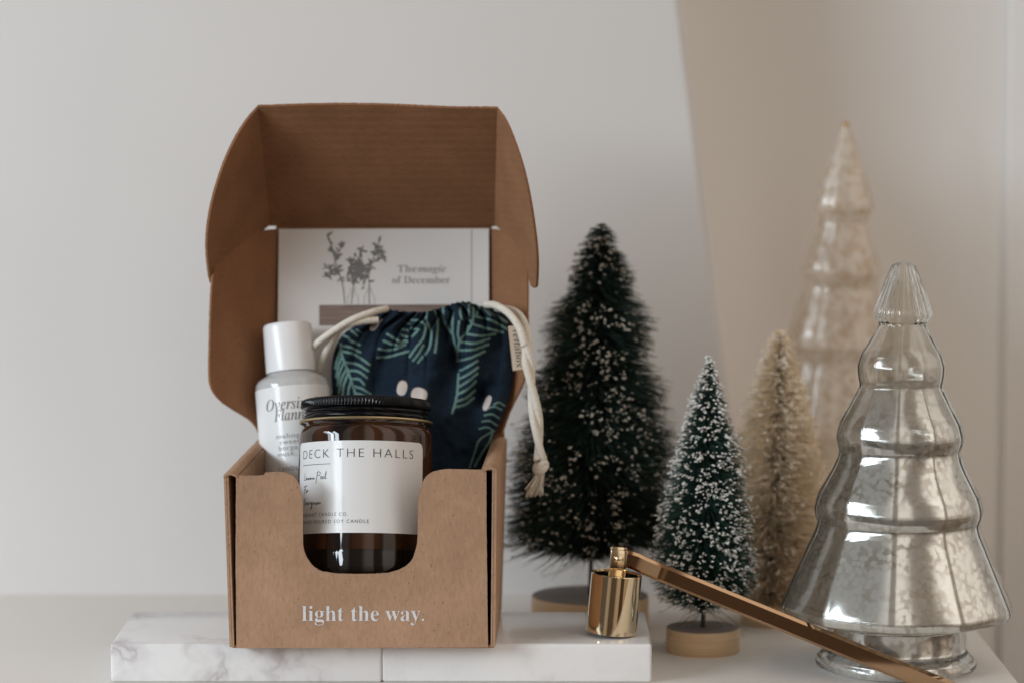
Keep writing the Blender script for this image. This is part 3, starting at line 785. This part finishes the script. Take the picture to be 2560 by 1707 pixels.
    letter('lettering', [(bold('vellabox'), 0, 96, 0, 24, -.012, 1.)], lambda x, y: W(1281 + x * dx - y * 1.0, 822 + x, TGY - .0032), BROWN_INK, tg)
build_pouch()

# ------------------------------------------------------------------ bottle brush trees
def brush_tree(name, label, cat, axis, prof, base, nb, snow, mats, seed, droop=.12, bw=.00022, clump=None, glit=0, wisps=0, lumpy=.15, group='bottle brush trees'):
    """axis: ((px,py),(px,py)) bottom, top of the wire at depth y; prof: (py, radius px)"""
    rr = random.Random(seed)
    bx, by, y, rb, hb = base
    foot = Vector((W(bx, by, y).x, y, SHZ))
    root = empty(name, foot); tag(root, label, cat, group)
    s = S(y)
    wb = lathe([(.0005, 0), (rb * .98, 0), (rb, .0008), (rb, hb - .0008), (rb * .985, hb)], 64)
    bo = link('wood_base', wb, WOOD, root, world=False); sharp(bo, 50)
    tp = lathe([(rb * .985, hb), (.0005, hb + .00005)], 64); link('base_top', tp, WOOD_TOP, bo, world=False)
    a = foot + Vector((0, 0, hb)); t = W(*axis[1], y)
    bm = bmesh.new(); tube_bm(bm, [a.lerp(t, i / 8) for i in range(9)], lambda q: .0013 * (1 - .55 * q), 8)
    link('stem', bm_mesh(bm), WIRE, root)
    pys = [p[0] for p in prof]; prs = [p[1] for p in prof]
    z_of = lambda py: W(axis[1][0], py, y).z
    ax_at = lambda z: a.lerp(t, (z - a.z) / (t.z - a.z))
    V, F = [], []; tips = []
    H = [p for p in range(int(pys[0]), int(pys[-1]))]
    wts = [np.interp(p, pys, prs) + 6 for p in H]
    for py in rr.choices(H, wts, k=nb):
        py += rr.random(); z = z_of(py); c = ax_at(z)
        th = rr.uniform(0, 2 * math.pi)
        lump = 1 + lumpy * noise.noise(Vector((math.cos(th) * 1.6, math.sin(th) * 1.6, py / 38 + seed)))
        r = np.interp(py, pys, prs) * s * lump * rr.triangular(.72, 1.10, 1.0)
        out = Vector((math.cos(th), math.sin(th), 0)); lift = rr.gauss(.04, .10)
        side = Vector((-out.y, out.x, 0)) * rr.gauss(0, .10)
        p1 = c + (out + side * .4) * r * .55 + Vector((0, 0, r * (lift * .6))); p2 = c + (out + side) * r + Vector((0, 0, r * (lift - droop)))
        roll = rr.uniform(0, math.pi); wv = (Vector((-out.y, out.x, 0)) * math.cos(roll) + Vector((0, 0, 1)) * math.sin(roll)) * bw
        n = len(V)
        V += [c - wv, c + wv, p1 + wv, p1 - wv, p2 + wv * .35, p2 - wv * .35]
        F += [(n, n + 1, n + 2, n + 3), (n + 3, n + 2, n + 4, n + 5)]
        tips.append((p2, p1, py, th))
    for i in range(wisps):
        th = rr.uniform(0, 6.28); z = z_of(pys[-1] - 12); c = ax_at(z); out = Vector((math.cos(th), math.sin(th) * .6, 0)); r = rr.uniform(.5, 1.05) * max(prs) * s
        pts = [c, c + out * r * .5 + Vector((0, 0, -rr.uniform(.002, .010))), c + out * r * .95 + Vector((0, 0, -rr.uniform(.006, .022)))]
        for p, q in zip(pts[:-1], pts[1:]):
            n = len(V); wv = Vector((0, .0, 1)) * bw * .6; V += [p - wv, p + wv, q + wv, q - wv]; F.append((n, n + 1, n + 2, n + 3))
    link('bristles', mesh_from(V, F), mats[0], root)
    ico = [Vector(v) for v in ((0, 0, -1), (.724, -.526, -.447), (-.276, -.851, -.447), (-.894, 0, -.447), (-.276, .851, -.447), (.724, .526, -.447), (.276, -.851, .447), (-.724, -.526, .447), (-.724, .526, .447), (.276, .851, .447), (.894, 0, .447), (0, 0, 1))]
    icf = [(0, 2, 1), (1, 5, 0), (0, 3, 2), (0, 4, 3), (0, 5, 4), (1, 10, 5), (2, 6, 1), (3, 7, 2), (4, 8, 3), (5, 9, 4), (1, 6, 10), (2, 7, 6), (3, 8, 7), (4, 9, 8), (5, 10, 9), (6, 11, 10), (7, 11, 6), (8, 11, 7), (9, 11, 8), (10, 11, 9)]
    def blobs(count, r0, r1, key, name, mat, back=.0):
        V, F = [], []; made = 0; guard = 0
        while made < count and guard < count * 40:
            guard += 1
            p2, p1, py, th = rr.choice(tips)
            if rr.random() > key(p2, py, th): continue
            c = p2.lerp(p1, rr.uniform(0, .16)); made += 1
            for j in range(rr.choice((1, 1, 2, 3))):
                cc = c + Vector((rr.gauss(0, 1), rr.gauss(0, 1), rr.gauss(0, .7))) * r1 * .9; rad = rr.uniform(r0, r1)
                st = Vector((rr.uniform(.7, 1.5), rr.uniform(.7, 1.3), rr.uniform(.6, 1.1))); n = len(V)
                dr = (p2 - p1).normalized(); el = rr.uniform(.1, 1.1)
                V += [cc + (Vector((v.x * st.x, v.y * st.y, v.z * st.z)) + dr * (v.dot(dr) * el)) * rad * rr.uniform(.75, 1.2) for v in ico]; F += [tuple(i + n for i in f) for f in icf]
        return link(name, mesh_from(V, F), mat, root, True)
    if snow:
        so = blobs(snow[0], snow[1], snow[2], clump, 'snow', mats[1])
        so.data.materials.append(GLITTER)
        for q in range(glit):                       # a few flakes of glitter among the flock
            f0 = rr.randrange(len(so.data.polygons) // 20) * 20
            for f in so.data.polygons[f0:f0 + 20]: f.material_index = 1
    return root
# tall dark tree
gb = G(1475, 1485, SHZ + .018); yb_ = .155
def k1(p, py, th):
    d = noise.noise(Vector((p.x * 60, p.y * 60, p.z * 55 + 3.1)))
    v = .48 + d * 1.9
    if py > 1250: v *= .75
    return max(.02, min(1, v))
brush_tree('flocked_tree', 'tallest dark green bottle brush tree, specked with snow, behind the brass snuffer', 'decorative tree', ((1475, 1440), (1503, 564)),
           [(560, 14), (575, 32), (620, 54), (660, 73), (700, 93), (722, 82), (760, 110), (800, 126), (860, 146), (885, 134), (950, 160), (1030, 180), (1060, 176), (1110, 198), (1200, 212), (1300, 222), (1345, 214), (1372, 120), (1400, 18)],
           (1475, 1500, .157, 147 * S(.157), .0185), 15000, (2300, .00030, .00072), (GREEN1, SNOW1), 4, .10, .00030, k1, 14, 16, .24)
def k2f(p, py, th):
    return max(.04, min(1, .75 + 1.1 * noise.noise(Vector((p.x * 90, p.y * 90, p.z * 80)))))
gs = G(1757, 1626, SHZ)
brush_tree('flocked_tree', 'smaller green bottle brush tree, thickly snowed, right of the tall dark one', 'decorative tree', ((1752, 1575), (1774, 892)),
           [(890, 3), (910, 12), (950, 27), (1000, 44), (1050, 61), (1100, 76), (1150, 88), (1200, 98), (1250, 107), (1300, 116), (1350, 124), (1400, 130), (1450, 130), (1490, 112), (1512, 52), (1530, 10)],
           (1757, 1620, gs.y, 92 * S(gs.y), .0130), 10000, (2800, .00030, .00074), (GREEN2, SNOW2), 9, .10, .00022, k2f, 24, 14)
gc = G(1900, 1556, SHZ)
brush_tree('cream_tree', 'cream fluffy bottle brush tree between the green trees and the silver tree', 'decorative tree', ((1925, 1540), (1951, 842)),
           [(828, 14), (860, 31), (900, 45), (950, 62), (1000, 78), (1050, 92), (1100, 106), (1150, 114), (1200, 121), (1300, 134), (1400, 145), (1460, 142), (1500, 108), (1520, 20)],
           (1925, 1556, gc.y, 74 * S(gc.y), .0120), 19000, (600, .0004, .0009), (TAN, SNOW3), 21, .03, .00036, lambda p, py, th: .5 if py > 1000 else 1, 6, 0)

# ------------------------------------------------------------------ glass trees
def facet(n, off, kx):
    st = 2 * math.pi / n
    def f(t, i, z):
        a = ((t - off) % st) - st / 2
        lim = st / 2 - R(2.6); e = max(0., abs(a) - lim); a = min(abs(a), lim) + e * (1 - e / R(5.2))
        return (math.cos(st / 2) / math.cos(a)) ** kx / math.cos(st / 2) ** (kx * .5)
    return f
def dense(prof, n, sm=1):
    out = []
    P = [np.array(p, float) for p in prof]
    for i in range(len(P) - 1):
        a, b = P[i], P[i + 1]
        for q in range(n): out.append(a + (b - a) * q / n)
    out.append(P[-1])
    for _ in range(sm):
        o = [out[0]]
        for i in range(1, len(out) - 1): o.append(out[i - 1] * .25 + out[i] * .5 + out[i + 1] * .25)
        o.append(out[-1]); out = o
    return out
def silver_tree():
    base = G(2239, 1668, SHZ); y = base.y; s = S(y)
    root = empty('silver_glass_tree', (base.x, y, SHZ), (0, R(.45), 0))
    tag(root, 'silvery mercury glass tree with faceted tiers on a round foot, clear at its tip', 'glass tree', 'glass trees')
    zz = lambda py: W(2240, py, y).z - SHZ
    body = [(655, 1), (657, 16), (664, 29), (675, 34), (720, 51), (772, 70), (784, 73), (798, 67), (806, 59), (813, 60), (850, 80), (884, 102), (898, 106.5), (913, 110.6), (927, 110), (946, 107.5), (956, 105), (963, 104.6), (973, 108.5), (1056, 153), (1072, 157.5), (1088, 161.3), (1101, 159.5), (1114, 155.5), (1121, 153.5), (1127, 153.3), (1148, 158.5), (1172, 169), (1234, 203), (1250, 207.8), (1267, 212), (1281, 210.5), (1294, 206), (1300, 204), (1306, 204), (1328, 210), (1354, 222), (1498, 286), (1514, 291), (1528, 284), (1538, 258), (1545, 210), (1553, 177)]
    pr = [(r * s, zz(py)) for py, r in body]; d = [tuple(p) for p in dense(pr, 3, 0)]
    off = R(-46)
    f10 = facet(10, off, .68); 
    def rf(t, i, z):
        py_t = z / zz(654)
        if z < zz(1546): return 1
        q = f10(t, i, z)
        if z > zz(810): q = 1 + .5 * (q - 1) + .018 * math.cos(20 * (t - off))
        # panels bulge towards the bottom of every tier
        b = .006 * abs(math.sin(5 * (t - off)))
        return q + b
    def shell(prof, th):
        inner = [(max(.0004, r - th), z - (th * .6 if i == 0 else 0)) for i, (r, z) in enumerate(prof)]
        return prof + inner[::-1]
    gl = M_('clear_glass', (1, 1, 1), .0)
    gg = gl.N.new('ShaderNodeBsdfGlass'); gg.inputs['IOR'].default_value = 1.47; gg.inputs['Roughness'].default_value = .0; gg.inputs['Color'].default_value = (.985, .99, .985, 1)
    tp = gl.N.new('ShaderNodeBsdfTransparent'); tp.inputs[0].default_value = (.9, .92, .9, 1)
    lpn = None
    gl.L.new(gg.outputs[0], gl.out.inputs[0])
    sh = lathe(shell(d, .0022), 240, rf, phase=off)
    link('glass_shell', sh, gl.m, root, True, world=False)
    # silvering on the inside
    li = M_('mercury_silvering', (.80, .76, .70), .14, .95)
    v = li.coord('Object'); 
    wn = li.N.new('ShaderNodeTexNoise'); wn.inputs['Scale'].default_value = 90; li.L.new(v, wn.inputs['Vector'])
    ad = li.N.new('ShaderNodeVectorMath'); ad.operation = 'MULTIPLY_ADD'; ad.inputs[1].default_value = (.004, .004, .004); li.L.new(wn.outputs['Color'], ad.inputs[0]); li.L.new(v, ad.inputs[2])
    vo = li.voro(ad.outputs[0], 330, 'SMOOTH_F1'); n2 = li.noise(v, 60, 3)
    v2 = li.voro(ad.outputs[0], 640, 'SMOOTH_F1'); vo = li.mix(.22, vo, v2)
    cell = li.ramp(vo, [(.36, 1.), (.45, .6), (.52, .0)])
    mask = li.ramp(n2, [(.36, .9), (.64, 0.)])
    spots = li.mix(mask, cell, (1, 1, 1))
    li.link(li.mix(spots, (.56, .51, .45), (.90, .89, .87)), 'Base Color')
    li.link(li.ramp(spots, [(0, .24), (1, .10)]), 'Roughness')
    tr = li.N.new('ShaderNodeBsdfTransparent'); tr.inputs[0].default_value = (.95, .93, .9, 1)
    sp = li.N.new('ShaderNodeSeparateXYZ'); li.L.new(v, sp.inputs[0])
    mr_ = li.N.new('ShaderNodeMapRange'); mr_.inputs['From Min'].default_value = zz(1150); mr_.inputs['From Max'].default_value = zz(850); mr_.inputs['To Min'].default_value = .07; mr_.inputs['To Max'].default_value = .92
    li.L.new(sp.outputs['Z'], mr_.inputs['Value'])
    ngy = li.N.new('ShaderNodeMath'); ngy.operation = 'MULTIPLY'; ngy.inputs[1].default_value = -1; li.L.new(sp.outputs['Y'], ngy.inputs[0])
    an = li.N.new('ShaderNodeMath'); an.operation = 'ARCTAN2'; li.L.new(sp.outputs['X'], an.inputs[0]); li.L.new(ngy.outputs[0], an.inputs[1])
    ma = li.N.new('ShaderNodeMapRange'); ma.inputs['From Min'].default_value = R(-88); ma.inputs['From Max'].default_value = R(-40); li.L.new(an.outputs[0], ma.inputs['Value'])
    bare = li.ramp(ma.outputs[0], [(0., 0.), (.08, .93), (.84, .93), (.90, 0.)])      # the silver has worn off one panel
    hi = li.N.new('ShaderNodeMapRange'); hi.inputs['From Min'].default_value = zz(1545); hi.inputs['From Max'].default_value = zz(1535); li.L.new(sp.outputs['Z'], hi.inputs['Value'])
    bare = li.mix(1., bare, hi.outputs[0], 'MULTIPLY')
    mxm = li.N.new('ShaderNodeMath'); mxm.operation = 'MAXIMUM'; li.L.new(mr_.outputs[0], mxm.inputs[0]); li.L.new(bare, mxm.inputs[1])
    df = li.N.new('ShaderNodeBsdfDiffuse'); li.L.new(li.mix(spots, (.37, .32, .265), (.78, .745, .69)), df.inputs[0])
    m1 = li.N.new('ShaderNodeMixShader'); m1.inputs[0].default_value = .42; li.L.new(li.b.outputs[0], m1.inputs[1]); li.L.new(df.outputs[0], m1.inputs[2])
    li.shader_mix(mxm.outputs[0], m1.outputs[0], tr.outputs[0])
    inn = [(max(.0004, r - .0025), z) for r, z in d if z < zz(700)]
    link('silver_lining', lathe(inn, 240, rf, phase=off), li.m, root, True, world=False)
    ft = [(1552, 176), (1570, 174), (1612, 175), (1622, 179), (1632, 190), (1642, 199), (1652, 202), (1661, 199), (1667, 186)]
    fp_ = [tuple(p) for p in dense([(r * s, zz(py)) for py, r in ft], 4)]; fp_.append((.0005, .0006))
    fo = link('foot', lathe(shell(fp_[:-1], .0030), 160), gl.m, root, True, world=False)
    fin = [(max(.0004, r - .0034), max(z, .0012)) for r, z in fp_]
    link('foot_lining', lathe(fin, 128), li.m, fo, True, world=False)
silver_tree()

def tall_tree():
    y = .262 - .035; y = .235; cx = 2096
    yy = .285
    s = S(yy)
    zz = lambda py: W(cx, py, yy).z - SHZ
    ftp = W(2078, 1500, yy)
    root = empty('champagne_glass_tree', (ftp.x, yy, SHZ), (0, R(1.2), 0))
    tag(root, 'tall slim champagne mercury glass tree standing behind the silver one', 'glass tree', 'glass trees')
    body = [(312, 2), (318, 10), (330, 14), (380, 32), (440, 52), (500, 70), (520, 72), (540, 62), (555, 59), (600, 72), (660, 94), (682, 97), (700, 90), (716, 88), (760, 102), (840, 124), (862, 127), (884, 118), (900, 116), (960, 132), (1060, 158), (1085, 161), (1105, 152), (1120, 150), (1200, 170), (1300, 190), (1330, 190), (1350, 170), (1365, 130), (1375, 118), (1400, 118), (1425, 122)]
    zb = zz(1425)
    pr = [(r * s, zz(py)) for py, r in body]
    kz = 1.0
    d = [tuple(p) for p in dense(pr, 4)]
    d = [(r, z) for r, z in d if z > 0.0] ; d.append((d[-1][0], 0.0))
    def rf(t, i, z): return 1 + .05 * abs(math.sin(5 * t + .4)) - .02
    m = M_('champagne_mercury_glass', (.72, .60, .46), .28, .22)
    v = m.coord('Object'); n = m.noise(v, 130, 4, .6, .5); n2 = m.noise(v, 45, 2)
    c = m.ramp(n, [(.40, (.62, .49, .36)), (.56, (.97, .92, .85))]); m.link(m.mix(m.ramp(n2, [(.35, 0.), (.65, .6)]), c, (.80, .74, .66)), 'Base Color')
    m.bump(n, .5, .0022); m.set('Coat Weight', .8); m.set('Coat Roughness', .03)
    tr = m.N.new('ShaderNodeBsdfTransparent'); tr.inputs[0].default_value = (.92, .86, .78, 1)
    m.shader_mix(.56, m.b.outputs[0], tr.outputs[0])
    link('glass_body', lathe(d, 128, rf), m.m, root, True, world=False)
    fin = lathe([(.0002, zz(304)), (.0018, zz(307)), (.0022, zz(314)), (.0024, zz(322))], 24)
    link('finial', fin, simple('amber_tip', (.42, .27, .14), .25, .3), root, True, world=False)
tall_tree()

# ------------------------------------------------------------------ brass candle snuffer
def snuffer():
    c = G(1528, 1580, 0.0012); s = S(c.y)
    root = empty('candle_snuffer', (c.x, c.y, .0014), (0, R(5.2), 0))
    tag(root, 'polished brass candle snuffer whose cup stands on the marble slab', 'candle snuffer')
    r = 63.5 * s; h = 150 * s
    prof = [(r - .0008, .001), (r - .0005, 0), (r, .0002), (r, h - .0003), (r - .0003, h), (r - .0007, h - .0002), (r - .0008, h - .0007), (.0004, h - .0008)]
    sharp(link('cup', lathe(prof, 128), BRASS, root, world=False), 40)
    bm = bmesh.new(); wv = 20 * s
    ox = .6 * s
    box_bm(bm, (-wv + ox, -.0030, h - .0014), (wv + ox, -.0018, h + 60 * s), .0003, 2)
    box_bm(bm, (-wv + ox, .0040, h - .0014), (wv + ox, .0052, h + 63 * s), .0003, 2)
    sharp(link('bracket', bm_mesh(bm), BRASS, root, world=False), 40)
    bm = bmesh.new(); bmesh.ops.create_uvsphere(bm, u_segments=24, v_segments=16, radius=12.5 * s)
    for v in bm.verts: v.co = Vector((v.co.x + ox, v.co.y * .75 - .0032, v.co.z + h + 38 * s))
    link('rivet', bm_mesh(bm), BRASS, root, True, world=False)
    # handle: flat bar bent at its root, running down to the shelf
    yc = c.y + .0010
    path = [(1548, 1398, yc), (1572, 1396, yc), (1592, 1403, yc - .0006), (1614, 1414, yc - .002), (1650, 1429, yc - .005)]
    for t in np.linspace(.06, 1, 14):
        path.append((1614 + (2475 - 1614) * t, 1414 + (1765 - 1414) * t, yc - .002 + (-.006 - yc) * t))
    P = [W(*p) for p in path]
    hw0, th = 22.0 * s, .0048
    bm = bmesh.new(); rings = []
    for i, p in enumerate(P):
        d = (P[min(i + 1, len(P) - 1)] - P[max(i - 1, 0)]).normalized()
        nrm = Vector((0, -1, -.03)); nrm = (nrm - d * nrm.dot(d)).normalized(); upv = nrm.cross(d)
        if upv.z < 0: upv = -upv
        hw = hw0 * (1 + .04 * i / len(P)); b = .0015
        sec = [(-hw, -th / 2 + b), (-hw + b, -th / 2), (hw - b, -th / 2), (hw, -th / 2 + b), (hw, th / 2 - b), (hw - b, th / 2), (-hw + b, th / 2), (-hw, th / 2 - b)]
        rings.append([bm.verts.new(p + upv * q[0] - nrm * q[1]) for q in sec])
    for a, b in zip(rings[:-1], rings[1:]):
        for k_ in range(8): bm.faces.new((a[k_], a[(k_ + 1) % 8], b[(k_ + 1) % 8], b[k_]))
    bm.faces.new(rings[0]); bm.faces.new(rings[-1][::-1]); bmesh.ops.recalc_face_normals(bm, faces=list(bm.faces))
    o = link('handle', bm_mesh(bm), BRASS_BAR, root); sharp(o, 28)
snuffer()
